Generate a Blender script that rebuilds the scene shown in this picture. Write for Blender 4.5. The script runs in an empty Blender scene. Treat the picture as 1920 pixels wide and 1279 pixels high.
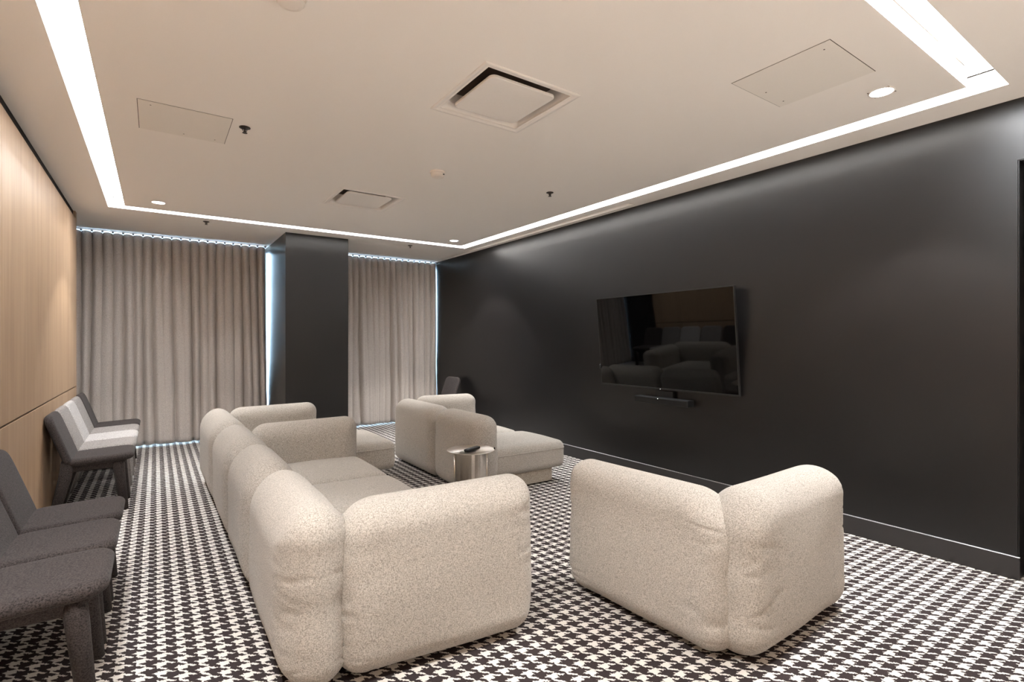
import bpy, bmesh, math, random
from mathutils import Vector, Matrix, noise

scene = bpy.context.scene
COL = scene.collection
PI = math.pi
CEIL = 2.70
XL, XR = -0.69, 3.98
YB = 8.34            # window plane
YR = -4.6            # wall behind the photographer

# ------------------------------------------------------------------ tagging
def tag(o, label=None, cat=None, group=None, kind=None):
    if label: o['label'] = label
    if cat: o['category'] = cat
    if group: o['group'] = group
    if kind: o['kind'] = kind
    return o

def empty(name, loc, rz=0.0):
    o = bpy.data.objects.new(name, None)
    o.empty_display_size = 0.1
    o.location = loc
    o.rotation_euler = (0, 0, rz)
    COL.objects.link(o)
    return o

def link(name, bm, mat, parent=None, smooth=False, recalc=True):
    if recalc:
        bmesh.ops.recalc_face_normals(bm, faces=bm.faces)
    me = bpy.data.meshes.new(name)
    bm.to_mesh(me); bm.free()
    if smooth:
        for p in me.polygons: p.use_smooth = True
    o = bpy.data.objects.new(name, me)
    if mat: me.materials.append(mat)
    COL.objects.link(o)
    if parent: o.parent = parent
    return o

def copy_tree(o, parent=None):
    c = o.copy()
    COL.objects.link(c)
    if parent: c.parent = parent
    for ch in list(o.children):
        copy_tree(ch, c)
    return c

# ------------------------------------------------------------------ shapes
def box(bm, x0, x1, y0, y1, z0, z1, bev=0.0, seg=2):
    r = bmesh.ops.create_cube(bm, size=1.0)
    vs = r['verts']
    for v in vs:
        v.co = Vector(((x0+x1)/2 + v.co.x*(x1-x0), (y0+y1)/2 + v.co.y*(y1-y0), (z0+z1)/2 + v.co.z*(z1-z0)))
    if bev > 0:
        es = list({e for v in vs for e in v.link_edges})
        bmesh.ops.bevel(bm, geom=es, offset=bev, segments=seg, profile=0.5, affect='EDGES')

def bx(name, mat, parent, x0, x1, y0, y1, z0, z1, bev=0.0, seg=2, smooth=False):
    bm = bmesh.new(); box(bm, x0, x1, y0, y1, z0, z1, bev, seg)
    return link(name, bm, mat, parent, smooth)

def lathe(bm, prof, n=40, cx=0, cy=0, cap=True):
    rings = []
    for r, z in prof:
        rings.append([bm.verts.new((cx + r*math.cos(2*PI*i/n), cy + r*math.sin(2*PI*i/n), z)) for i in range(n)])
    for a, b in zip(rings[:-1], rings[1:]):
        for i in range(n):
            j = (i+1) % n
            bm.faces.new((a[i], a[j], b[j], b[i]))
    if cap:
        bm.faces.new(rings[0][::-1]); bm.faces.new(rings[-1])

def tube(bm, pts, rads, n=16, flat=1.0):
    rings = []
    for k, (p, r) in enumerate(zip(pts, rads)):
        p = Vector(p)
        d = (Vector(pts[min(k+1, len(pts)-1)]) - Vector(pts[max(k-1, 0)])).normalized()
        a = d.cross(Vector((0, 1, 0)))
        if a.length < 1e-3: a = d.cross(Vector((1, 0, 0)))
        a.normalize(); b = d.cross(a).normalized()
        rings.append([bm.verts.new(p + a*r*math.cos(2*PI*i/n) + b*r*flat*math.sin(2*PI*i/n)) for i in range(n)])
    for A, B in zip(rings[:-1], rings[1:]):
        for i in range(n):
            j = (i+1) % n
            bm.faces.new((A[i], A[j], B[j], B[i]))
    bm.faces.new(rings[0][::-1]); bm.faces.new(rings[-1])

def pillow(bm, L, H, T, R, re, mat=None, n=30, bulge=0.0, wr=0.0, seed=0, Rb=None, flatback=1.0, rise=0.0, R2=None, pe=2.0, ree=None):
    """stuffed panel: outline L x H in local x/z with corner radius R, thickness T along y,
    edges rolled over re. Front and back sheets share the seam outline."""
    a, b = L/2, H/2
    Rb = R if Rb is None else Rb
    R2 = R if R2 is None else R2
    def rad(x, z): return Rb if z <= 0 else (R if x < 0 else R2)
    rnd = random.Random(seed)
    ph = [rnd.uniform(0, 50) for _ in range(6)]
    def grid(k, m): return math.sin(PI/2*(2*k/m-1))
    m = n
    pts = {}
    def place(i, j):
        s, t = grid(i, m), grid(j, m)
        rho = max(abs(s), abs(t))
        if rho < 1e-6: return 0.0, 0.0, min(a, b)
        A, B = a*rho, b*rho
        RR = rad(s, t)*rho
        px, pz = s*a, t*b
        ix = max(-(A-RR), min(A-RR, px)); iz = max(-(B-RR), min(B-RR, pz))
        dx, dz = px-ix, pz-iz
        dl = math.hypot(dx, dz)
        if dl > 1e-9 and (abs(dx) > 1e-9 and abs(dz) > 1e-9):
            px, pz = ix+dx/dl*RR, iz+dz/dl*RR
        # distance to full outline
        R0 = rad(px, pz)
        qx, qz = abs(px)-(a-R0), abs(pz)-(b-R0)
        sd = math.hypot(max(qx, 0), max(qz, 0)) + min(max(qx, qz), 0) - R0
        return px, pz, max(0.0, -sd)
    front, back = {}, {}
    for i in range(m+1):
        for j in range(m+1):
            px, pz, d = place(i, j)
            edge = (i in (0, m) or j in (0, m))
            rl = re
            if ree is not None:
                qe, qz = max(0.0, a-abs(px)), max(0.0, b-abs(pz))
                wgt = qe/(qe+qz+1e-6)
                rl = ree*(1-wgt)+re*wgt
            k = 1.0 if d >= rl else max(0.0, 1-(1-d/rl)**pe)**(1/pe)
            if edge: k = 0.0
            nx, nz = px/a, pz/b
            th = T/2*k + bulge*(1-nx*nx)*(1-nz*nz)*k
            w = 0.0
            if wr > 0:
                de = a-abs(px)
                dt = b-abs(pz)
                n1 = noise.noise(Vector((px*4.5+ph[0], pz*17+ph[1], 1.5)))
                m1 = max(0.0, noise.noise(Vector((px*3+ph[2], pz*7+ph[3], 4.5)))+0.25)
                w = -wr*2.1*math.exp(-(n1/0.075)**2)*m1*math.exp(-max(0, de-0.02)/0.085)
                w += wr*0.8*math.exp(-max(0, de)/0.07)*noise.noise(Vector((px*3+ph[0], pz*14, 6.1)))
                n2 = noise.noise(Vector((px*17+ph[4], pz*4.5+ph[5], 7.7)))
                m2 = max(0.0, noise.noise(Vector((px*6+ph[1], pz*3+ph[0], 8.8)))+0.05)
                w -= wr*1.2*math.exp(-(n2/0.07)**2)*m2*math.exp(-max(0, dt-0.01)/0.06)
                w += wr*0.8*noise.noise(Vector((px*3.2+ph[5], pz*3.2, 2.2)))
                w *= min(1.0, k*1.3)
            pz2 = pz + rise*nx*(0.5+0.5*nz)
            zr = pz2
            x2 = px + (0.012*noise.noise(Vector((px*2, pz*6+ph[0], 9))) if wr > 0 else 0)
            fv = bm.verts.new((x2, -(th+w), zr))
            front[i, j] = fv
            if edge: back[i, j] = fv
            else: back[i, j] = bm.verts.new((x2, th*flatback + w*0.6, zr))
    for i in range(m):
        for j in range(m):
            bm.faces.new((front[i, j], front[i+1, j], front[i+1, j+1], front[i, j+1]))
            bm.faces.new((back[i, j+1], back[i+1, j+1], back[i+1, j], back[i, j]))
    if mat is not None:
        bmesh.ops.transform(bm, matrix=mat, verts=bm.verts)

def rbox_soft(bm, x0, x1, y0, y1, z0, z1, r, n=26, crown=0.0, wr=0.0, seed=0):
    """box with rolled edges and a stuffed top"""
    cx, cy, cz = (x0+x1)/2, (y0+y1)/2, (z0+z1)/2
    hx, hy, hz = (x1-x0)/2, (y1-y0)/2, (z1-z0)/2
    bmesh.ops.create_cube(bm, size=2.0)
    bmesh.ops.subdivide_edges(bm, edges=list(bm.edges), cuts=n, use_grid_fill=True)
    for v in bm.verts:
        q = [math.sin(PI/2*c) if abs(c) < 1 else math.copysign(1, c) for c in v.co]
        p = Vector((q[0]*hx, q[1]*hy, q[2]*hz))
        rr = [min(r, h) for h in (hx, hy, hz)]
        inner = Vector([max(-(h-e), min(h-e, c)) for c, h, e in zip(p, (hx, hy, hz), rr)])
        d = p-inner
        if d.length > 1e-9:
            d = d.normalized()*min(rr)
        p = inner+d
        k = (1-(p.x/hx)**2)*(1-(p.y/hy)**2)
        if p.z > 0: p.z += crown*max(0, k)**0.6 * (p.z/hz)
        if wr > 0:
            nn = noise.noise(Vector((p.x*5+seed, p.y*5, p.z*9)))
            p += Vector((0, 0, 1))*nn*wr
        v.co = p+Vector((cx, cy, cz))

# ------------------------------------------------------------------ materials
def new_mat(name):
    m = bpy.data.materials.new(name); m.use_nodes = True
    nt = m.node_tree; nt.nodes.clear()
    out = nt.nodes.new('ShaderNodeOutputMaterial')
    p = nt.nodes.new('ShaderNodeBsdfPrincipled')
    nt.links.new(p.outputs[0], out.inputs[0])
    return m, nt, p

def N(nt, t, **kw):
    n = nt.nodes.new(t)
    for k, v in kw.items(): setattr(n, k, v)
    return n

def setp(p, **kw):
    for k, v in kw.items():
        k = k.replace('_', ' ')
        if k in p.inputs: p.inputs[k].default_value = v

def ramp(nt, fac, stops):
    r = N(nt, 'ShaderNodeValToRGB')
    els = r.color_ramp.elements
    while len(els) < len(stops): els.new(0.5)
    for e, (pos, c) in zip(els, stops):
        e.position = pos; e.color = (*c, 1)
    nt.links.new(fac, r.inputs[0])
    return r.outputs[0]

def noise_tex(nt, coord, scale, detail=2.0, rough=0.5, stretch=None):
    src = coord
    if stretch:
        mp = N(nt, 'ShaderNodeMapping'); mp.inputs['Scale'].default_value = stretch
        nt.links.new(coord, mp.inputs[0]); src = mp.outputs[0]
    t = N(nt, 'ShaderNodeTexNoise')
    t.inputs['Scale'].default_value = scale
    t.inputs['Detail'].default_value = detail
    t.inputs['Roughness'].default_value = rough
    nt.links.new(src, t.inputs['Vector'])
    return t.outputs['Fac']

def bump(nt, p, h, strength, dist):
    b = N(nt, 'ShaderNodeBump')
    b.inputs['Strength'].default_value = strength
    b.inputs['Distance'].default_value = dist
    nt.links.new(h, b.inputs['Height'])
    nt.links.new(b.outputs[0], p.inputs['Normal'])

def plain(name, col, rough=0.6, spec=0.5, metal=0.0, nscale=0, nstr=0.0, ndist=0.001, var=0.0):
    m, nt, p = new_mat(name)
    setp(p, Base_Color=(*col, 1), Roughness=rough, Metallic=metal)
    p.inputs['Specular IOR Level'].default_value = spec
    co = N(nt, 'ShaderNodeTexCoord').outputs['Object']
    sc = nscale if nscale else 90
    nz = noise_tex(nt, co, sc, 3)
    if var <= 0: var = 0.03
    c = ramp(nt, nz, [(0.3, tuple(x*(1-var) for x in col)), (0.7, tuple(min(1, x*(1+var)) for x in col))])
    nt.links.new(c, p.inputs['Base Color'])
    if nstr > 0: bump(nt, p, nz, nstr, ndist)
    return m

def fabric(name, c0, c1, scale=420, bstr=0.5, bdist=0.002, sheen=0.2, patches=0.0):
    m, nt, p = new_mat(name)
    co = N(nt, 'ShaderNodeTexCoord').outputs['Object']
    n1 = noise_tex(nt, co, scale, 3, 0.65)
    n2 = noise_tex(nt, co, scale*0.35, 2, 0.5)
    mx = N(nt, 'ShaderNodeMath', operation='ADD'); nt.links.new(n1, mx.inputs[0]); nt.links.new(n2, mx.inputs[1])
    hf = N(nt, 'ShaderNodeMath', operation='MULTIPLY'); hf.inputs[1].default_value = 0.5; nt.links.new(mx.outputs[0], hf.inputs[0])
    c = ramp(nt, hf.outputs[0], [(0.38, c0), (0.58, c1)])
    nt.links.new(c, p.inputs['Base Color'])
    setp(p, Roughness=0.95)
    p.inputs['Specular IOR Level'].default_value = 0.15
    p.inputs['Sheen Weight'].default_value = sheen
    p.inputs['Sheen Roughness'].default_value = 0.5
    bump(nt, p, hf.outputs[0], bstr, bdist)
    return m

M = {}
M['ceiling'] = plain('ceiling_paint', (0.96, 0.915, 0.865), 0.85, 0.2, nscale=260, nstr=0.05, ndist=0.001, var=0.01)
M['panel_white'] = plain('access_panel_paint', (0.89, 0.845, 0.785), 0.8, 0.2, nscale=200, var=0.01)
M['vent_white'] = plain('vent_enamel', (0.92, 0.875, 0.83), 0.55, 0.4, var=0.01)
M['duct'] = plain('duct_interior', (0.10, 0.075, 0.06), 0.8, 0.2)
M['boucle'] = fabric('cream_boucle', (0.255, 0.228, 0.195), (0.565, 0.52, 0.465), 560, 0.9, 0.004, 0.15)
M['curtain'] = fabric('taupe_curtain_cloth', (0.36, 0.315, 0.28), (0.58, 0.52, 0.475), 500, 0.3, 0.001, 0.1)
M['felt_black'] = fabric('charcoal_felt', (0.012, 0.0095, 0.009), (0.066, 0.054, 0.051), 520, 0.5, 0.001, 0.05)
M['felt_dark'] = fabric('dark_grey_felt', (0.03, 0.027, 0.025), (0.13, 0.115, 0.11), 520, 0.5, 0.001, 0.05)
M['felt_light'] = fabric('light_grey_felt', (0.17, 0.16, 0.155), (0.50, 0.47, 0.45), 520, 0.5, 0.001, 0.05)
M['felt_grey'] = fabric('mid_grey_felt', (0.09, 0.08, 0.075), (0.32, 0.29, 0.275), 520, 0.5, 0.001, 0.05)
M['plinth'] = fabric('plinth_cloth', (0.30, 0.26, 0.21), (0.50, 0.44, 0.37), 330, 0.5, 0.002, 0.1)
M['black_gap'] = plain('black_reveal', (0.012, 0.010, 0.009), 0.8, 0.2)
M['door_black'] = plain('black_door', (0.008, 0.007, 0.007), 0.35, 0.4)
M['baseboard'] = plain('baseboard_paint', (0.022, 0.020, 0.020), 0.32, 0.6)
M['tvframe'] = plain('tv_frame_metal', (0.05, 0.05, 0.05), 0.35, 0.5, metal=0.8)
M['black_plastic'] = plain('black_plastic', (0.006, 0.006, 0.006), 0.5, 0.3)
M['grey_plastic'] = plain('grey_plastic', (0.10, 0.10, 0.10), 0.4, 0.5)
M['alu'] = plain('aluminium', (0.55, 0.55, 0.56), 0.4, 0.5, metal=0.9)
M['sprk'] = plain('sprinkler_metal', (0.06, 0.045, 0.035), 0.4, 0.5, metal=0.6)
M['hood'] = plain('white_plastic', (0.86, 0.79, 0.72), 0.5, 0.4, var=0.01)
M['rearwall'] = plain('pale_wall_paint', (0.80, 0.73, 0.66), 0.8, 0.2)

# dark satin wall paint
m, nt, p = new_mat('charcoal_wall_paint')
co = N(nt, 'ShaderNodeTexCoord').outputs['Object']
nz = noise_tex(nt, co, 420, 3)
nz2 = noise_tex(nt, co, 1.3, 3)
c = ramp(nt, nz2, [(0.3, (0.006, 0.0053, 0.0053)), (0.7, (0.008, 0.007, 0.007))])
nt.links.new(c, p.inputs['Base Color'])
setp(p, Roughness=0.34); p.inputs['Specular IOR Level'].default_value = 0.5
bump(nt, p, nz, 0.12, 0.001)
M['wall'] = m

# wood veneer with a fine vertical grain
m, nt, p = new_mat('pale_oak_veneer')
co = N(nt, 'ShaderNodeTexCoord').outputs['Object']
g1 = noise_tex(nt, co, 60, 4, 0.6, (1, 1, 0.018))
g2 = noise_tex(nt, co, 9, 3, 0.5, (1, 1, 0.12))
ad = N(nt, 'ShaderNodeMath', operation='MULTIPLY_ADD'); ad.inputs[1].default_value = 0.5
nt.links.new(g2, ad.inputs[0]); 
h5 = N(nt, 'ShaderNodeMath', operation='MULTIPLY'); h5.inputs[1].default_value = 0.5
nt.links.new(g1, h5.inputs[0]); nt.links.new(h5.outputs[0], ad.inputs[2])
c = ramp(nt, ad.outputs[0], [(0.34, (0.34, 0.222, 0.136)), (0.5, (0.40, 0.27, 0.17)), (0.66, (0.45, 0.31, 0.20))])
nt.links.new(c, p.inputs['Base Color'])
setp(p, Roughness=0.5); p.inputs['Specular IOR Level'].default_value = 0.35
bump(nt, p, g1, 0.06, 0.001)
M['wood'] = m

# houndstooth carpet (2/2 twill, one period 71.5 x 70 mm)
m, nt, p = new_mat('houndstooth_carpet')
co = N(nt, 'ShaderNodeTexCoord').outputs['Object']
wob = N(nt, 'ShaderNodeTexNoise'); wob.inputs['Scale'].default_value = 130; wob.inputs['Detail'].default_value = 2
nt.links.new(co, wob.inputs['Vector'])
def VM(op, a, b=None):
    n = N(nt, 'ShaderNodeVectorMath', operation=op)
    if isinstance(a, tuple): n.inputs[0].default_value = a
    else: nt.links.new(a, n.inputs[0])
    if b is not None:
        if isinstance(b, tuple): n.inputs[1].default_value = b
        else: nt.links.new(b, n.inputs[1])
    return n.outputs[0]
def MM(op, a, b=None):
    n = N(nt, 'ShaderNodeMath', operation=op)
    for k, v in enumerate((a, b)):
        if v is None: continue
        if isinstance(v, (int, float)): n.inputs[k].default_value = v
        else: nt.links.new(v, n.inputs[k])
    return n.outputs[0]
off = VM('MULTIPLY', VM('SUBTRACT', wob.outputs['Color'], (0.5, 0.5, 0.5)), (0.017, 0.017, 0))
pos = VM('ADD', co, off)
sc_ = VM('MULTIPLY', VM('ADD', pos, (0.16 + 0.0715*40.25, -2.90 + 0.07*60.25, 0)), (1/0.0715, 1/0.07, 0))
sx = N(nt, 'ShaderNodeSeparateXYZ'); nt.links.new(sc_, sx.inputs[0])
fx, fy = MM('FRACT', sx.outputs[0]), MM('FRACT', sx.outputs[1])
wx, wy = MM('LESS_THAN', fx, 0.555), MM('LESS_THAN', fy, 0.555)      # 1 = dark thread
F_ = MM('FRACT', MM('MULTIPLY', MM('ADD', fx, fy), 2.0))
dark = MM('MAXIMUM', MM('MAXIMUM', MM('MULTIPLY', MM('LESS_THAN', F_, 0.62), wx), MM('MULTIPLY', MM('GREATER_THAN', F_, 0.38), wy)), MM('MULTIPLY', wx, wy))
spk = noise_tex(nt, co, 420, 2)
spk2 = noise_tex(nt, co, 900, 2)
cd = ramp(nt, spk, [(0.3, (0.018, 0.013, 0.013)), (0.7, (0.060, 0.046, 0.046))])
cl = ramp(nt, spk2, [(0.33, (0.34, 0.30, 0.26)), (0.46, (0.72, 0.68, 0.635)), (0.7, (0.84, 0.80, 0.755))])
mx = N(nt, 'ShaderNodeMix', data_type='RGBA')
nt.links.new(dark, mx.inputs[0]); nt.links.new(cl, mx.inputs[6]); nt.links.new(cd, mx.inputs[7])
nt.links.new(mx.outputs[2], p.inputs['Base Color'])
setp(p, Roughness=0.95); p.inputs['Specular IOR Level'].default_value = 0.1
bump(nt, p, spk, 0.5, 0.003)
M['carpet'] = m

def emis(name, col, strength):
    m = bpy.data.materials.new(name); m.use_nodes = True
    nt = m.node_tree; nt.nodes.clear()
    out = nt.nodes.new('ShaderNodeOutputMaterial'); e = nt.nodes.new('ShaderNodeEmission')
    e.inputs[0].default_value = (*col, 1); e.inputs[1].default_value = strength
    nt.links.new(e.outputs[0], out.inputs[0]); return m
STRIP = 43.0
M['strip'] = emis('light_diffuser', (0.94, 0.97, 1.0), STRIP)
M['downlamp'] = emis('downlight_lens', (1.0, 0.96, 0.92), 14.0)
M['led'] = emis('indicator_led', (1.0, 0.97, 0.95), 3.0)

m, nt, p = new_mat('tv_screen_glass')
co = N(nt, 'ShaderNodeTexCoord').outputs['Object']
nz = noise_tex(nt, co, 3, 1)
c = ramp(nt, nz, [(0.3, (0.0012, 0.0012, 0.0012)), (0.7, (0.0016, 0.0014, 0.0014))])
nt.links.new(c, p.inputs['Base Color'])
setp(p, Roughness=0.03); p.inputs['Specular IOR Level'].default_value = 0.36
M['screen'] = m

m, nt, p = new_mat('brushed_steel')
co = N(nt, 'ShaderNodeTexCoord').outputs['Object']
nz = noise_tex(nt, co, 900, 2, 0.5, (1, 1, 0.02))
c = ramp(nt, nz, [(0.3, (0.62, 0.56, 0.50)), (0.7, (0.74, 0.68, 0.62))])
nt.links.new(c, p.inputs['Base Color'])
setp(p, Roughness=0.24, Metallic=1.0)
M['steel'] = m
m, nt, p = new_mat('brushed_steel_disc')
tg = N(nt, 'ShaderNodeTangent', direction_type='RADIAL', axis='Z')
nt.links.new(tg.outputs[0], p.inputs['Tangent'])
setp(p, Base_Color=(0.78, 0.71, 0.64, 1), Roughness=0.30, Metallic=1.0, Anisotropic=0.85)
M['steel_top'] = m

m = bpy.data.materials.new('window_glass'); m.use_nodes = True
nt = m.node_tree; nt.nodes.clear()
out = nt.nodes.new('ShaderNodeOutputMaterial'); tr = nt.nodes.new('ShaderNodeBsdfTransparent'); gl = nt.nodes.new('ShaderNodeBsdfGlossy')
tr.inputs[0].default_value = (0.93, 0.97, 1, 1); gl.inputs['Roughness'].default_value = 0.02
fr = nt.nodes.new('ShaderNodeFresnel'); fr.inputs[0].default_value = 1.45
ms = nt.nodes.new('ShaderNodeMixShader')
nt.links.new(fr.outputs[0], ms.inputs[0]); nt.links.new(tr.outputs[0], ms.inputs[1]); nt.links.new(gl.outputs[0], ms.inputs[2]); nt.links.new(ms.outputs[0], out.inputs[0])
M['glass'] = m

# ------------------------------------------------------------------ room shell
def struct(o): o['kind'] = 'structure'; return o

struct(bx('floor', M['carpet'], None, -1.0, 5.2, -0.9, YB+0.12, -0.06, 0.0))
M['bounce_floor'] = plain('pale_bounce_floor', (0.72, 0.68, 0.63), 0.5, 0.4)  # invented pale floor behind the camera, reflects fill light up to the ceiling
struct(bx('floor_bounce', M['bounce_floor'], None, -1.0, 5.2, YR-0.1, -0.9, -0.06, 0.0))

# ceiling sheet with rectangular openings for everything that is let into it
SX0, SX1, SY0, SY1, SW = -0.395, 3.722, 0.764, 6.62, 0.138      # light channel, outer edges
holes = [(SX0, SX0+SW, SY0, SY1), (SX1-SW, SX1, SY0, SY1), (SX0, SX1, SY0, SY0+SW), (SX0, SX1, SY1-SW, SY1)]
VENTS = [(1.63, 2.45), (1.654, 4.934)]
VS = 0.268                                                # half opening
for cx, cy in VENTS: holes.append((cx-VS, cx+VS, cy-VS, cy+VS))
SLOT = (3.845, 3.905, 3.55, 7.72)
holes.append(SLOT)
DL = [(0.022, 6.145), (3.319, 6.20), (3.27, 1.184), (0.022, 1.184)]
DR = 0.052
for cx, cy in DL: holes.append((cx-DR, cx+DR, cy-DR, cy+DR))
REARL = [(-0.1, 1.3, -1.2, -1.06), (2.0, 3.4, -1.2, -1.06)]
xs = sorted({-1.0, 5.2} | {h[0] for h in holes} | {h[1] for h in holes})
ys = sorted({YR-0.1, YB+0.12} | {h[2] for h in holes} | {h[3] for h in holes})
bm = bmesh.new(); vv = {}
def gv(i, j):
    if (i, j) not in vv: vv[i, j] = bm.verts.new((xs[i], ys[j], CEIL))
    return vv[i, j]
for i in range(len(xs)-1):
    for j in range(len(ys)-1):
        mxx, myy = (xs[i]+xs[i+1])/2, (ys[j]+ys[j+1])/2
        if any(h[0] < mxx < h[1] and h[2] < myy < h[3] for h in holes): continue
        bm.faces.new((gv(i, j), gv(i, j+1), gv(i+1, j+1), gv(i+1, j)))
ceil = struct(link('ceiling', bm, M['ceiling'], None, recalc=False))
# reveals of the ceiling board at the openings (board thickness)
bm = bmesh.new()
def ring_walls(bm, x0, x1, y0, y1, z0, z1):
    a = [bm.verts.new((x, y, z0)) for x, y in ((x0, y0), (x1, y0), (x1, y1), (x0, y1))]
    b = [bm.verts.new((x, y, z1)) for x, y in ((x0, y0), (x1, y0), (x1, y1), (x0, y1))]
    for k in range(4):
        l = (k+1) % 4
        bm.faces.new((a[k], a[l], b[l], b[k]))
for cx, cy in DL: ring_walls(bm, cx-DR, cx+DR, cy-DR, cy+DR, CEIL, CEIL+0.09)
ring_walls(bm, -1.0, 5.2, YR-0.1, YB+0.12, CEIL, CEIL+0.25)
rv = bm.faces.new([bm.verts.new(c) for c in ((-1, YR-0.1, CEIL+0.25), (5.2, YR-0.1, CEIL+0.25), (5.2, YB+0.12, CEIL+0.25), (-1, YB+0.12, CEIL+0.25))])
link('ceiling_slab', bm, M['duct'], ceil)

# left wall: dark backing, veneered panels with shadow gaps
wl = struct(bx('wall_left', M['black_gap'], None, -0.86, XL-0.018, YR, 7.10, 0, CEIL))
seams = [YR, -3.4, -2.2, -1.0, 0.235, 1.455, 2.67, 3.889, 5.108, 6.455, 7.11]
for a, b in zip(seams[:-1], seams[1:]):
    bx('lower_panel', M['wood'], wl, XL-0.016, XL, a+0.0015, b-0.0015, 0.0, 0.862, 0.001, 1)
    bx('upper_panel', M['wood'], wl, XL-0.016, XL, a+0.0015, b-0.0015, 0.874, 2.625, 0.001, 1)
bx('end_panel', M['wood'], wl, -0.86, XL, 7.10, 7.118, 0, CEIL)
bx('end_trim', M['wood'], wl, XL-0.018, XL, 7.02, 7.11, 2.62, CEIL-0.001)
struct(bx('wall_left_recess', M['wall'], None, -1.0, -0.86, 7.10, YB, 0, CEIL))
# right wall with doorway near the photographer
DY0, DY1, DH = -0.45, 0.781, 2.355
bm = bmesh.new()
box(bm, XR, XR+0.25, DY1, YB, 0, CEIL)
box(bm, XR, XR+0.25, DY0, DY1, DH, CEIL)
box(bm, XR, XR+0.25, YR, DY0, 0, CEIL)
struct(link('wall_right', bm, M['wall']))
struct(bx('wall_light_block', M['door_black'], None, XR+0.26, XR+0.30, DY0-0.4, DY1+0.4, 0, CEIL))  # unseen backing added behind the door to stop daylight leaking in
d = struct(bx('door_1', M['door_black'], None, XR+0.10, XR+0.145, DY0+0.01, DY1-0.008, 0.006, DH-0.006))
bx('door_jamb', M['door_black'], d, XR+0.006, XR+0.16, DY1-0.006, DY1-0.0005, 0, DH)
bx('door_head', M['door_black'], d, XR+0.006, XR+0.16, DY0+0.01, DY1-0.008, DH-0.005, DH-0.0005)
bm = bmesh.new()
tube(bm, [(XR+0.045, DY1-0.12, 0.95), (XR+0.045, DY1-0.12, 1.25)], [0.009, 0.009], 12)
tube(bm, [(XR+0.10, DY1-0.12, 1.0), (XR+0.045, DY1-0.12, 1.0)], [0.006, 0.006], 10)
tube(bm, [(XR+0.10, DY1-0.12, 1.2), (XR+0.045, DY1-0.12, 1.2)], [0.006, 0.006], 10)
link('door_handle', bm, M['black_plastic'], d, True)
# baseboard on the right wall
def skirting(name, x0, x1, y0, y1):
    bm = bmesh.new()
    box(bm, x0, x1, y0, y1, 0, 0.128, 0.004, 2)
    return struct(link(name, bm, M['baseboard']))
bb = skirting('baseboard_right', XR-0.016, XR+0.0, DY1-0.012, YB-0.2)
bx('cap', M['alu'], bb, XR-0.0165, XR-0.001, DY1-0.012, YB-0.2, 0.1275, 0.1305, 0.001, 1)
# pillar
PX0, PX1, PY0 = 1.330, 2.108, 6.90
struct(bx('wall_pillar', M['wall'], None, PX0, PX1, PY0, YB+0.05, 0, CEIL, 0.002, 1))
skirting('baseboard_pillar', PX0-0.0, PX1, PY0-0.014, PY0)
struct(bx('wall_rear', M['rearwall'], None, -1.0, XR+0.25, YR-0.1, YR, 0, CEIL))
# windows behind the curtains
def window(name, x0, x1):
    bm = bmesh.new()
    box(bm, x0, x1, YB, YB+0.07, 0, 0.09); box(bm, x0, x1, YB, YB+0.07, CEIL-0.06, CEIL)
    k = max(1, round((x1-x0)/1.1))
    for i in range(k+1):
        xx = x0+(x1-x0)*i/k
        xa, xb = max(x0, xx-0.02), min(x1, xx+0.02)
        box(bm, xa, xb, YB, YB+0.07, 0.09, CEIL-0.06)
    w = struct(link(name, bm, M['alu']))
    bx('pane', M['glass'], w, x0+0.02, x1-0.02, YB+0.03, YB+0.042, 0.09, CEIL-0.06)
window('window_1', -0.86, PX0)
window('window_2', PX1, XR)

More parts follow.
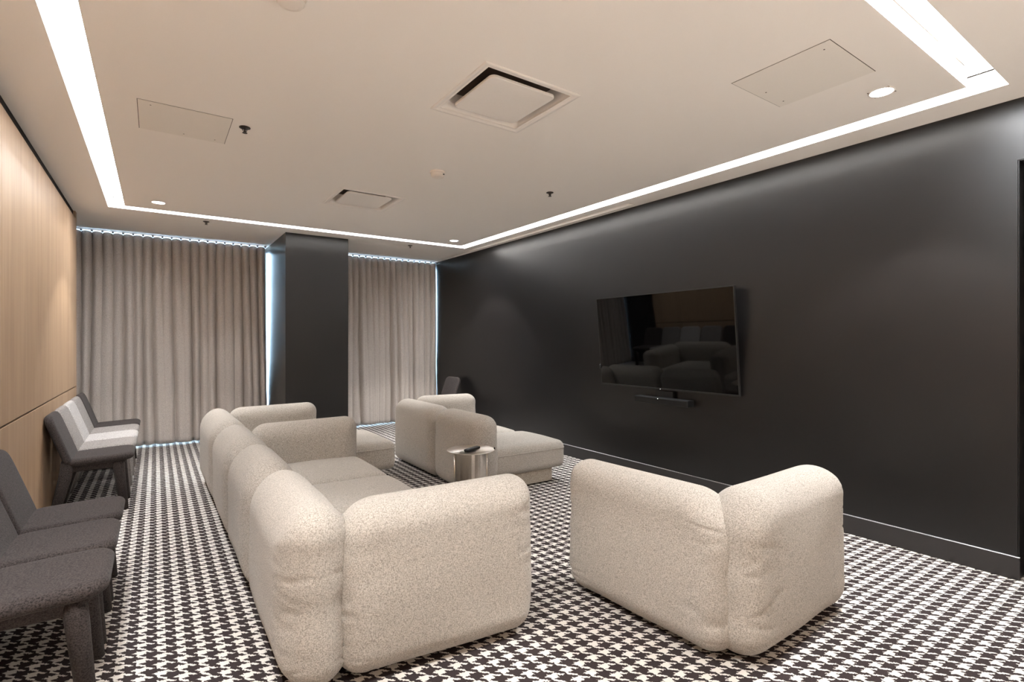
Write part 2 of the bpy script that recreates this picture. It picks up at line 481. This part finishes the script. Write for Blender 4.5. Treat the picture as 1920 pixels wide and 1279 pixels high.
# ------------------------------------------------------------------ curtains
def curtain(name, x0, x1, xb0, xb1, seed, label, pitch=0.103):
    rnd = random.Random(seed)
    W = x1-x0; npl = round(W/pitch); nx = npl*16; nz = 46
    zt, zb = CEIL-0.034, 0.022
    # individual pleat characters
    dep = [rnd.choice((-0.6, -0.3, 0.1, 0.5, 1.0, 1.3, 1.6)) for _ in range(npl+2)]
    o1 = rnd.uniform(0, 30)
    bm = bmesh.new(); g = {}
    for j in range(nz+1):
        t = j/nz; z = zt+(zb-zt)*t
        for i in range(nx+1):
            s = i/nx
            xa = x0+(x1-x0)*s; xb = xb0+(xb1-xb0)*s; x = xa+(xb-xa)*t
            drift = t**0.8*0.75*noise.noise(Vector((s*npl*0.27+o1, t*0.7, seed)))
            ph = s*npl+drift
            k = min(npl, max(0, int(round(ph))))
            f = abs(math.sin(PI*ph))**0.62
            v = 1+(dep[k]-1)*min(1.0, t*1.6+0.12)
            w2 = noise.noise(Vector((s*npl*0.55+o1, t*0.5+3, seed*1.7)))
            y = -0.040*f + 0.050*(1-f)*v + w2*0.06*t**0.7
            w3 = noise.noise(Vector((s*npl*2.1+o1, t*0.9+7, seed*0.7)))
            y += 0.010*w3*t**0.5
            w = f
            if t < 0.02: y *= 0.7
            zz = z + (0.010*w if j == 0 else 0)
            if t > 0.95: y += 0.01*noise.noise(Vector((x*9, z*12, 3)))
            g[i, j] = bm.verts.new((x, 8.06+y, zz))
    for j in range(nz):
        for i in range(nx):
            bm.faces.new((g[i, j], g[i+1, j], g[i+1, j+1], g[i, j+1]))
    root = empty(name, ((x0+x1)/2, 8.06, 0))
    o = link('cloth', bm, M['curtain'], root, True)
    o.matrix_parent_inverse = Matrix.Translation((-(x0+x1)/2, -8.06, 0))
    so = o.modifiers.new('s', 'SOLIDIFY'); so.thickness = 0.003
    tr = bx('track', M['vent_white'], root, x0-0.02, x1+0.02, 8.045, 8.065, CEIL-0.010, CEIL-0.0005)
    tr.matrix_parent_inverse = o.matrix_parent_inverse
    bm = bmesh.new()
    for i in range(npl+1):
        xx = x0+W*i/npl
        box(bm, xx-0.010, xx+0.010, 8.040, 8.070, CEIL-0.026, CEIL-0.010)
    hk = link('carrier', bm, M['grey_plastic'], root); hk.matrix_parent_inverse = o.matrix_parent_inverse
    hk['kind'] = 'stuff'
    tag(root, label, 'curtain', 'floor-length taupe curtains over the windows')
curtain('curtain', -0.84, 1.283, -0.84, 1.322, 3, 'wide taupe pleated curtain between the oak wall and the dark pillar')
curtain('curtain', 2.12, 3.968, 2.125, 3.976, 8, 'narrower taupe pleated curtain between the dark pillar and the screen wall')

# ------------------------------------------------------------------ ceiling fittings
for k, (cx, cy) in enumerate([(x_, y_) for y_ in (-1.7, -3.3) for x_ in (0.2, 1.65, 3.1)]):  # added lamps out of view, lighting the pale floor for ceiling bounce
    r = empty('fill_downlight', (cx, cy, CEIL))
    bm = bmesh.new(); lathe(bm, [(0.075, -0.0003), (0.075, -0.003), (0.06, -0.002), (0.058, -0.0005)], 32, cap=False); link('trim_ring', bm, M['vent_white'], r, True)
    bm = bmesh.new(); lathe(bm, [(0.057, -0.0015), (0.057, -0.0005)], 32); link('lens', bm, M['downlamp'], r)
    ld = bpy.data.lights.new('lamp', 'SPOT'); ld.energy = 520; ld.spot_size = math.radians(84); ld.spot_blend = 0.6
    ld.shadow_soft_size = 0.06; ld.color = (1.0, 0.98, 0.96)
    lo = bpy.data.objects.new('lamp', ld); COL.objects.link(lo); lo.parent = r; lo.location = (0, 0, -0.006)
    tag(r, 'added fill downlight behind the camera, bouncing light onto the ceiling', 'downlight', 'added fill lamps behind the camera')
root = empty('linear_light', ((SX0+SX1)/2, (SY0+SY1)/2, CEIL))
inv = Matrix.Translation((-(SX0+SX1)/2, -(SY0+SY1)/2, -CEIL))
D = 0.110
bm = bmesh.new()
ring_walls(bm, SX0, SX1, SY0, SY1, CEIL, CEIL+0.1)
ring_walls(bm, SX0+SW, SX1-SW, SY0+SW, SY1-SW, CEIL, CEIL+0.1)
o = link('channel', bm, M['vent_white'], root); o.matrix_parent_inverse = inv
for a in ((SX0, SX0+SW, SY0, SY1), (SX1-SW, SX1, SY0, SY1), (SX0+SW, SX1-SW, SY0, SY0+SW), (SX0+SW, SX1-SW, SY1-SW, SY1)):
    bm = bmesh.new(); e = 0.0005
    box(bm, a[0]+e, a[1]-e, a[2]+e, a[3]-e, CEIL+D, CEIL+D+0.01)
    o = link('diffuser', bm, M['strip'], root); o.matrix_parent_inverse = inv
tag(root, 'continuous white strip light let into the ceiling as a big rectangle', 'ceiling light')

def vent(cx, cy, label):
    r = empty('ceiling_vent', (cx, cy, CEIL))
    # trim frame
    bm = bmesh.new()
    prof = [(0.310, 0.0), (0.310, -0.004), (0.298, -0.007), (0.288, -0.004), (0.272, 0.004), (0.264, 0.018), (0.258, 0.045), (0.256, 0.10)]
    def sq(h, z, rc, n=6):
        pts = []
        for q, (sxx, syy) in enumerate(((1, 1), (-1, 1), (-1, -1), (1, -1))):
            for k in range(n+1):
                an = PI/2*(q + k/n)
                pts.append(bm.verts.new((sxx*(h-rc)+rc*math.cos(an), syy*(h-rc)+rc*math.sin(an), z)))
        return pts
    rcs = [0.002, 0.002, 0.003, 0.006, 0.02, 0.04, 0.05, 0.05]
    rings = [sq(h, z, rc) for (h, z), rc in zip(prof, rcs)]
    for A, B in zip(rings[:-1], rings[1:]):
        nn = len(A)
        for i in range(nn):
            bm.faces.new((A[i], A[(i+1) % nn], B[(i+1) % nn], B[i]))
    link('frame', bm, M['vent_white'], r, True).data.polygons
    bx('duct_box', M['duct'], r, -0.262, 0.262, -0.262, 0.262, 0.10, 0.11)
    bm = bmesh.new()
    def sq2(h, z, rc): return sq(h, z, rc)
    A = sq2(0.208, 0.000, 0.03); B = sq2(0.212, 0.004, 0.034); Cc = sq2(0.212, 0.014, 0.034)
    for P_, Q_ in ((A, B), (B, Cc)):
        nn = len(P_)
        for i in range(nn): bm.faces.new((P_[i], P_[(i+1) % nn], Q_[(i+1) % nn], Q_[i]))
    bm.faces.new(A); bm.faces.new(Cc[::-1])
    for v in bm.verts: v.co.z -= 0.004
    link('face_plate', bm, M['vent_white'], r)
    tag(r, label, 'ceiling vent', 'square ceiling vents')
vent(*VENTS[0], 'large square ceiling vent with raised face plate, nearer of the two')
vent(*VENTS[1], 'farther square ceiling vent, over the long cream sofa')

def access(x0, x1, y0, y1, label):
    r = empty('access_panel', ((x0+x1)/2, (y0+y1)/2, CEIL))
    hx, hy = (x1-x0)/2, (y1-y0)/2
    bx('cover', M['panel_white'], r, -hx, hx, -hy, hy, -0.003, -0.0002, 0.001, 1)
    bm = bmesh.new()
    g = 0.003
    box(bm, -hx-g, hx+g, -hy-g, -hy, -0.0008, -0.0001); box(bm, -hx-g, hx+g, hy, hy+g, -0.0008, -0.0001)
    box(bm, -hx-g, -hx, -hy, hy, -0.0008, -0.0001); box(bm, hx, hx+g, -hy, hy, -0.0008, -0.0001)
    link('shadow_gap', bm, M['duct'], r)
    for sx_, sy_ in ((-1, -1), (1, 1), (0, 1)):
        bm = bmesh.new(); lathe(bm, [(0.004, -0.0036), (0.004, -0.0029)], 12, sx_*(hx-0.06), sy_*(hy-0.05))
        link('screw', bm, M['duct'], r)
    tag(r, label, 'access panel', 'flush square access panels in the ceiling')
access(-0.085, 0.388, 3.58, 4.06, 'flush square access panel in the ceiling near the oak wall')
access(2.505, 2.985, 1.11, 1.59, 'flush square access panel in the ceiling near the bright downlight')

def sprinkler(cx, cy, label):
    r = empty('sprinkler', (cx, cy, CEIL))
    bm = bmesh.new(); lathe(bm, [(0.033, -0.0005), (0.033, -0.004), (0.024, -0.008), (0.012, -0.008)], 28); link('escutcheon', bm, M['sprk'], r, False)
    bm = bmesh.new(); lathe(bm, [(0.007, -0.006), (0.005, -0.03)], 12)
    tube(bm, [(-0.012, 0, -0.008), (-0.012, 0, -0.02), (0, 0, -0.034)], [0.0022]*3, 8); tube(bm, [(0.012, 0, -0.008), (0.012, 0, -0.02), (0, 0, -0.034)], [0.0022]*3, 8)
    link('nozzle', bm, M['sprk'], r)
    bm = bmesh.new(); lathe(bm, [(0.015, -0.034), (0.015, -0.036)], 20); link('deflector', bm, M['sprk'], r)
    tag(r, label, 'sprinkler', 'ceiling sprinklers')
sprinkler(0.467, 3.677, 'dark ceiling sprinkler beside the access panel near the oak wall')
sprinkler(0.472, 6.80, 'small ceiling sprinkler above the wide curtain')
sprinkler(2.967, 3.698, 'dark ceiling sprinkler between the far vent and the screen wall strip light')
sprinkler(2.967, 6.85, 'small ceiling sprinkler above the narrower curtain')

def smoke(cx, cy, label):
    r = empty('smoke_detector', (cx, cy, CEIL))
    bm = bmesh.new(); lathe(bm, [(0.062, -0.0003), (0.062, -0.012), (0.058, -0.016)], 40); link('base', bm, M['hood'], r)
    bm = bmesh.new(); lathe(bm, [(0.054, -0.016), (0.054, -0.034), (0.046, -0.044), (0.03, -0.047)], 40); link('hood', bm, M['hood'], r, False)
    bm = bmesh.new(); box(bm, 0.020, 0.032, -0.056, -0.052, -0.032, -0.026); link('indicator', bm, M['black_plastic'], r)
    tag(r, label, 'smoke detector', 'smoke detectors on the ceiling')
smoke(1.865, 3.76, 'round white smoke detector between the two square vents')
smoke(0.434, 2.16, 'round white smoke detector cut off by the top edge of the view')

for i, (cx, cy) in enumerate(DL):
    r = empty('downlight', (cx, cy, CEIL))
    bm = bmesh.new()
    R0 = 0.062 if i == 2 else 0.058
    lathe(bm, [(R0, -0.0003), (R0, -0.0025), (0.0545, -0.0015), (0.0540, 0.004)], 40, cap=False)
    link('trim_ring', bm, M['vent_white'], r, True)
    bm = bmesh.new(); lathe(bm, [(0.0535, -0.0012), (0.0535, 0.003)], 36); link('lens', bm, M['downlamp'], r)
    ld = bpy.data.lights.new('lamp', 'SPOT'); ld.energy = (115, 250, 230, 230)[i]; ld.spot_size = math.radians(92); ld.spot_blend = 0.3
    ld.shadow_soft_size = 0.03; ld.color = (1.0, 0.97, 0.93)
    lo = bpy.data.objects.new('lamp', ld); COL.objects.link(lo); lo.parent = r; lo.location = (0, 0, -0.004)
    tag(r, ['small round downlight in the ceiling near the oak wall',
            'small round downlight in the far ceiling corner by the screen wall',
            'large bright round downlight near the photographer, beside an access panel',
            'round downlight above the near trio of chairs, outside the top left of the view'][i], 'downlight', 'round ceiling downlights')

# linear slot diffuser
r = empty('slot_diffuser', (3.875, 5.635, CEIL)); inv = Matrix.Translation((-3.875, -5.635, -CEIL))
x0, x1, y0, y1 = SLOT
bm = bmesh.new()
box(bm, x0-0.012, x0, y0-0.012, y1+0.012, CEIL-0.003, CEIL+0.03); box(bm, x1, x1+0.012, y0-0.012, y1+0.012, CEIL-0.003, CEIL+0.03)
box(bm, x0, x1, y0-0.012, y0, CEIL-0.003, CEIL+0.03); box(bm, x0, x1, y1, y1+0.012, CEIL-0.003, CEIL+0.03)
o = link('frame', bm, M['vent_white'], r); o.matrix_parent_inverse = inv
o = bx('centre_bar', M['vent_white'], r, 3.871, 3.879, y0, y1, CEIL-0.002, CEIL+0.02); o.matrix_parent_inverse = inv
o = bx('plenum', M['duct'], r, x0-0.01, x1+0.01, y0-0.01, y1+0.01, CEIL+0.06, CEIL+0.07); o.matrix_parent_inverse = inv
tag(r, 'long two-slot air diffuser in the ceiling beside the screen wall', 'air vent')

# ------------------------------------------------------------------ sofas
def panel(parent, name, x0, y0, x1, y1, T=0.27, z0=0.006, z1=0.70, seed=0, wr=0.010, R=0.17, R2=None, Rb=0.11, n=56, bulge=0.014, rise=0.0, re=0.13, pe=2.1, ree=None):
    """stuffed panel whose plan centre line runs from (x0,y0) to (x1,y1)"""
    L = math.hypot(x1-x0, y1-y0); an = math.atan2(y1-y0, x1-x0)
    mat = Matrix.Translation(((x0+x1)/2, (y0+y1)/2, (z0+z1)/2)) @ Matrix.Rotation(an, 4, 'Z')
    bm = bmesh.new()
    pillow(bm, L, z1-z0, T, R, re, mat, n=n, bulge=bulge, wr=wr, seed=seed, Rb=Rb, rise=rise, R2=R2, pe=pe, ree=ree)
    o = link(name, bm, M['boucle'], parent, True)
    o.matrix_parent_inverse = Matrix.Translation(-Vector(parent.location))
    return o

def piping(bm, x0, x1, y0, y1, z, r=0.06):
    pts = []
    for cx, cy, a0 in ((x1-r, y1-r, 0), (x0+r, y1-r, 1), (x0+r, y0+r, 2), (x1-r, y0+r, 3)):
        for k in range(6):
            an = PI/2*(a0+k/5)
            pts.append((cx+r*math.cos(an), cy+r*math.sin(an), z))
    n = len(pts); prev = None; rings = []
    for k in range(n):
        p = Vector(pts[k]); d = (Vector(pts[(k+1) % n])-Vector(pts[k-1])).normalized()
        a = d.cross(Vector((0, 0, 1))); b = Vector((0, 0, 1))
        rings.append([bm.verts.new(p+a*0.004*math.cos(2*PI*i/6)+b*0.004*math.sin(2*PI*i/6)) for i in range(6)])
    for k in range(n):
        A, B = rings[k], rings[(k+1) % n]
        for i in range(6): bm.faces.new((A[i], A[(i+1) % 6], B[(i+1) % 6], B[i]))

def seat(parent, x0, x1, y0, y1, z0=0.135, z1=0.385, crown=0.035, seed=0, plinth=True, px=0.0):
    bm = bmesh.new(); rbox_soft(bm, x0, x1, y0, y1, z0, z1, 0.06, 22, crown, 0.003, seed)
    o = link('seat', bm, M['boucle'], parent, True)
    inv = Matrix.Translation(-Vector(parent.location)); o.matrix_parent_inverse = inv
    bm = bmesh.new(); piping(bm, x0-0.001, x1+0.001, y0-0.001, y1+0.001, z1-0.062)
    q = link('piping', bm, M['boucle'], o, True)
    if plinth:
        bm = bmesh.new(); box(bm, x0+0.02, x1-0.07-px, y0+0.05, y1-0.05, 0.012, z0+0.01, 0.012, 3)
        q = link('plinth', bm, M['plinth'], parent, True); q.matrix_parent_inverse = inv

# long sofa, its back towards the oak wall
XC = 0.515
A = empty('sofa', (0.95, 3.2, 0))
panel(A, 'back_cushion', XC, 1.985, XC+0.005, 2.93, seed=1, wr=0.016, R=0.13, R2=0.20, n=84, T=0.30, re=0.18, bulge=0.0, pe=1.85)
panel(A, 'back_cushion', XC, 2.925, XC-0.005, 3.735, seed=2, R=0.21, R2=0.22, T=0.30, re=0.18, bulge=0.0, pe=1.85)
panel(A, 'back_cushion', XC-0.005, 3.73, XC-0.015, 4.655, seed=3, R=0.21, R2=0.20, T=0.30, re=0.18, bulge=0.0, pe=1.85)
panel(A, 'armrest', 0.585, 2.105, 1.462, 2.005, ree=0.095, seed=5, wr=0.015, T=0.27, n=84, R=0.17, R2=0.10, rise=0.012)
panel(A, 'armrest', 0.60, 4.47, 1.40, 4.37, seed=6, z1=0.70, wr=0.007, R=0.12, R2=0.10, rise=0.012)
seat(A, 0.58, 1.40, 2.22, 2.905, seed=1)
seat(A, 0.58, 1.40, 2.91, 3.565, seed=2)
seat(A, 0.58, 1.40, 3.57, 4.30, seed=3)
tag(A, 'long cream sofa with three back cushions, nearest the charcoal chairs', 'sofa', 'cream modular sofas')
# chaise sofa next to it
B = empty('sofa', (1.1, 5.2, 0))
panel(B, 'back_cushion', XC-0.015, 4.665, XC-0.03, 5.80, seed=7, R=0.19, R2=0.15, T=0.30, re=0.18, bulge=0.0, pe=1.85)
panel(B, 'armrest', 0.58, 5.70, 1.38, 5.62, seed=8, z1=0.70, wr=0.007, R=0.12, R2=0.10, rise=0.01)
seat(B, 0.58, 1.87, 4.63, 5.48, seed=5, px=0.10, z1=0.40)
tag(B, 'cream chaise sofa behind the long sofa, in front of the pillar', 'sofa', 'cream modular sofas')
# middle sofa
Cc = empty('sofa', (2.7, 4.6, 0))
panel(Cc, 'back_cushion', 2.330, 3.72, 2.325, 4.55, seed=9, R=0.13, R2=0.16)
panel(Cc, 'back_cushion', 2.325, 4.55, 2.325, 5.56, seed=10, R=0.16, R2=0.14)
panel(Cc, 'armrest', 2.42, 5.44, 3.14, 5.36, seed=11, z1=0.72, R=0.12, R2=0.10)
seat(Cc, 2.40, 3.25, 3.80, 4.50, seed=7, px=0.06)
seat(Cc, 2.40, 3.20, 4.51, 5.22, seed=8)
tag(Cc, 'cream corner sofa in mid room behind the round steel table', 'sofa', 'cream modular sofas')
# near right sofa
Dd = empty('sofa', (2.3, 1.7, 0))
panel(Dd, 'back_cushion', 1.955, 2.165, 2.005, 1.252, ree=0.075, seed=12, z1=0.69, n=84, T=0.265, R=0.065, R2=0.20)
panel(Dd, 'armrest', 1.946, 1.276, 2.872, 1.310, ree=0.08, seed=31, z1=0.705, wr=0.012, n=84, T=0.265, R=0.20, R2=0.13, Rb=0.13)
seat(Dd, 2.10, 2.86, 1.42, 2.14, seed=9)
tag(Dd, 'cream corner seat nearest the camera on the right, seen from behind', 'sofa', 'cream modular sofas')

# ------------------------------------------------------------------ felt chairs
def make_chair(name, felt):
    r = empty(name, (0, 0, 0))
    # seat: pad, slightly dished, rises to the front
    bm = bmesh.new()
    mat = Matrix.Translation((0.005, 0, 0.418)) @ Matrix.Rotation(math.radians(-2.5), 4, 'Y') @ Matrix.Rotation(math.radians(-90), 4, 'X')
    pillow(bm, 0.43, 0.45, 0.058, 0.085, 0.035, mat, n=26, bulge=0.004, Rb=0.085)
    # back rear corners square up into the crease
    link('seat', bm, felt, r, True)
    bm = bmesh.new()
    mat = Matrix.Translation((-0.245, 0, 0.592)) @ Matrix.Rotation(math.radians(-19), 4, 'Y') @ Matrix.Rotation(math.radians(90), 4, 'Z')
    pillow(bm, 0.44, 0.40, 0.052, 0.085, 0.028, mat, n=26, bulge=0.003, Rb=0.03)
    link('backrest', bm, felt, r, True)
    # underframe: tapering wedge
    bm = bmesh.new()
    lo = [(-0.16, -0.17, 0.335), (0.12, -0.17, 0.335), (0.12, 0.17, 0.335), (-0.16, 0.17, 0.335)]
    hi = [(-0.21, -0.205, 0.405), (0.195, -0.205, 0.418), (0.195, 0.205, 0.418), (-0.21, 0.205, 0.405)]
    a = [bm.verts.new(c) for c in lo]; b = [bm.verts.new(c) for c in hi]
    for k in range(4):
        l = (k+1) % 4; bm.faces.new((a[k], a[l], b[l], b[k]))
    bm.faces.new(a[::-1]); bm.faces.new(b)
    bmesh.ops.bevel(bm, geom=list(bm.edges), offset=0.012, segments=3, profile=0.5, affect='EDGES')
    link('underframe', bm, felt, r, True)
    for s in (-1, 1):
        bm = bmesh.new(); tube(bm, [(0.115, s*0.158, 0.385), (0.125, s*0.162, 0.30), (0.155, s*0.172, 0.0)], [0.040, 0.037, 0.029], 20); link('leg', bm, felt, r, True)
        bm = bmesh.new(); tube(bm, [(-0.185, s*0.165, 0.42), (-0.205, s*0.168, 0.30), (-0.275, s*0.178, 0.0)], [0.045, 0.040, 0.029], 20, 0.9); link('leg', bm, felt, r, True)
    return r
CHX = -0.362
specs = [('felt_black', 2.63, 'charcoal felt chair nearest the camera on the left, its back out of view'),
         ('felt_black', 3.085, 'charcoal felt chair in the middle of the near trio by the oak wall'),
         ('felt_black', 3.54, 'charcoal felt chair of the near trio with its whole backrest in view'),
         ('felt_black', 5.330, 'charcoal felt chair at the near end of the far row of five'),
         ('felt_grey', 5.790, 'dark speckled grey felt chair, second in the far row of five'),
         ('felt_light', 6.250, 'light grey felt chair, the palest in the far row'),
         ('felt_grey', 6.700, 'grey felt chair between the palest chair and the last black one'),
         ('felt_black', 7.150, 'black felt chair at the far end of the row, against the curtain')]
protos = {}
for f, y, lab in specs:
    if f not in protos:
        o = make_chair('felt_chair', M[f]); protos[f] = o
    else: o = copy_tree(protos[f])
    o.location = (CHX, y, 0)
    tag(o, lab, 'chair', 'felt chairs along the oak wall')
o = copy_tree(protos['felt_black']); o.location = (3.57, 7.25, 0); o.rotation_euler = (0, 0, math.radians(180))
del o['group']
tag(o, 'black felt chair alone in the far corner, behind the middle sofa', 'chair')

# ------------------------------------------------------------------ television
TV = empty('television', (3.940, 3.228, 0.884))
W2 = 0.795
def tvp(name, mat, *a, **k): return bx(name, mat, TV, *a, **k)
tvp('housing', M['black_plastic'], 0.003, 0.026, -W2, W2, 0, 0.912, bev=0.004)
tvp('rear_housing', M['black_plastic'], 0.025, 0.036, -0.5, 0.5, 0.12, 0.70, bev=0.005)
tvp('screen', M['screen'], 0.0005, 0.004, -W2+0.008, W2-0.008, 0.014, 0.904)
bm = bmesh.new(); e = 0.007
box(bm, -0.002, 0.022, -W2-0.001, -W2+e, -0.001, 0.913, 0.0015); box(bm, -0.002, 0.022, W2-e, W2+0.001, -0.001, 0.913, 0.0015)
box(bm, -0.002, 0.022, -W2, W2, 0.912-e, 0.913, 0.0015); box(bm, -0.002, 0.022, -W2, W2, -0.001, 0.013, 0.0015)
link('bezel', bm, M['tvframe'], TV)
tvp('wall_mount', M['black_plastic'], 0.035, 0.070, -0.25, 0.25, 0.36, 0.62)
tvp('indicator', M['led'], -0.0035, -0.0015, 0.010, 0.015, 0.001, 0.005)
bm = bmesh.new()
lathe(bm, [(0.020, -0.006), (0.029, -0.004), (0.029, 0.004), (0.020, 0.006)], 24)
bmesh.ops.transform(bm, matrix=Matrix.Translation((0.012, W2+0.006, 0.19)) @ Matrix.Rotation(PI/2, 4, 'X') @ Matrix.Rotation(0.2, 4, 'Y'), verts=bm.verts)
link('side_knob', bm, M['tvframe'], TV, True)
TV.rotation_euler = (0, math.radians(-5.3), 0)
tag(TV, 'wide black flat-screen television mounted on the charcoal wall, switched off', 'television')
SB = empty('soundbar', (3.92, 3.19, 0.755))
def sbp(name, mat, *a, **k):
    o = bx(name, mat, SB, *a, **k); o.matrix_parent_inverse = Matrix.Translation(-Vector(SB.location)); return o
sbp('housing', M['black_plastic'], 3.862, 3.955, 2.885, 3.50, 0.752, 0.812, bev=0.008, seg=2)
sbp('end_cap', M['black_plastic'], 3.864, 3.953, 2.875, 2.892, 0.754, 0.813, bev=0.006, seg=3)
sbp('bracket', M['black_plastic'], 3.94, XR-0.0005, 3.1, 3.3, 0.76, 0.87)
sbp('indicator', M['led'], 3.8600, 3.8625, 3.206, 3.211, 0.801, 0.806)
tag(SB, 'slim black soundbar with a tiny white light, fixed below the television', 'soundbar')

# ------------------------------------------------------------------ side table and remote
TX, TY, TZ, TR = 2.035, 3.525, 0.492, 0.187
T = empty('side_table', (TX, TY, 0))
bm = bmesh.new(); lathe(bm, [(TR-0.003, TZ-0.006), (TR, TZ-0.004), (TR, TZ-0.001), (TR-0.002, TZ)], 72); link('tabletop', bm, M['steel_top'], T)
# folded sheet base: open curved sheet with straight returns
bm = bmesh.new()
pl = []
cr = 0.128
for k in range(29):
    an = math.radians(-200 + 290*k/28)
    pl.append((cr*math.cos(an), cr*math.sin(an)))
th = 0.004; nn = len(pl); bot, top = [], []
for z, lst in ((0.006, bot), (TZ-0.006, top)):
    for rr in (1.0, (cr-th)/cr):
        lst.append([bm.verts.new((x*rr, y*rr, z)) for x, y in pl])
for k in range(nn-1):
    bm.faces.new((bot[0][k], bot[0][k+1], top[0][k+1], top[0][k]))
    bm.faces.new((bot[1][k+1], bot[1][k], top[1][k], top[1][k+1]))
    bm.faces.new((bot[0][k+1], bot[0][k], bot[1][k], bot[1][k+1]))
    bm.faces.new((top[0][k], top[0][k+1], top[1][k+1], top[1][k]))
for k in (0, nn-1):
    bm.faces.new((bot[0][k], top[0][k], top[1][k], bot[1][k]))
link('pedestal', bm, M['steel'], T)
for an in (math.radians(-200), math.radians(90), math.radians(-40)):
    bm = bmesh.new(); tube(bm, [(cr*math.cos(an), cr*math.sin(an), 0.004), (cr*math.cos(an), cr*math.sin(an), TZ-0.006)], [0.006, 0.006], 12)
    link('edge_rod', bm, M['steel'], T, True)
bm = bmesh.new(); lathe(bm, [(0.145, 0.0), (0.145, 0.006)], 60); link('foot_plate', bm, M['steel'], T)
bm = bmesh.new(); box(bm, TR-0.006, TR+0.004, -0.012, 0.012, TZ-0.006, TZ+0.012, 0.002)
bmesh.ops.transform(bm, matrix=Matrix.Rotation(math.radians(-30), 4, 'Z'), verts=bm.verts)
link('grip', bm, M['black_plastic'], T)
tag(T, 'small round brushed steel side table beside the middle sofa', 'side table')
RC = empty('remote_control', (TX-0.005, TY-0.03, TZ), math.radians(24))
bm = bmesh.new(); rbox_soft(bm, -0.085, 0.085, -0.021, 0.021, 0.0005, 0.019, 0.008, 8); link('body', bm, M['black_plastic'], RC, True)
for k in range(7):
    for s in (-1, 0, 1):
        bm = bmesh.new(); lathe(bm, [(0.0038, 0.018), (0.0034, 0.0205)], 10, -0.05+k*0.017, s*0.011); link('button', bm, M['grey_plastic'], RC, True)
tag(RC, 'black remote control lying on the round steel side table', 'remote control')

# ------------------------------------------------------------------ daylight outside
w = bpy.data.worlds.new('daylight'); scene.world = w; w.use_nodes = True
nt = w.node_tree; nt.nodes.clear()
out = nt.nodes.new('ShaderNodeOutputWorld'); bg = nt.nodes.new('ShaderNodeBackground')
bg.inputs[0].default_value = (0.58, 0.80, 1.0, 1); bg.inputs[1].default_value = 26.0
nt.links.new(bg.outputs[0], out.inputs[0])

# ------------------------------------------------------------------ camera
cam = bpy.data.cameras.new('camera'); co_ = bpy.data.objects.new('camera', cam); COL.objects.link(co_)
th = math.atan2(668, 970)
co_.location = (0, 0, 1.335)
co_.rotation_euler = (PI/2, 0, -th)
cam.sensor_width = 36; cam.lens = 970/1920*36; cam.clip_start = 0.05
cam.shift_y = 1.5/1920
scene.camera = co_
scene.view_settings.view_transform = 'Standard'
scene.view_settings.look = 'None'
scene.view_settings.exposure = 0.19
scene.view_settings.gamma = 1.0
scene.view_settings.use_curve_mapping = False
scene.cycles.max_bounces = 12
scene.cycles.diffuse_bounces = 8
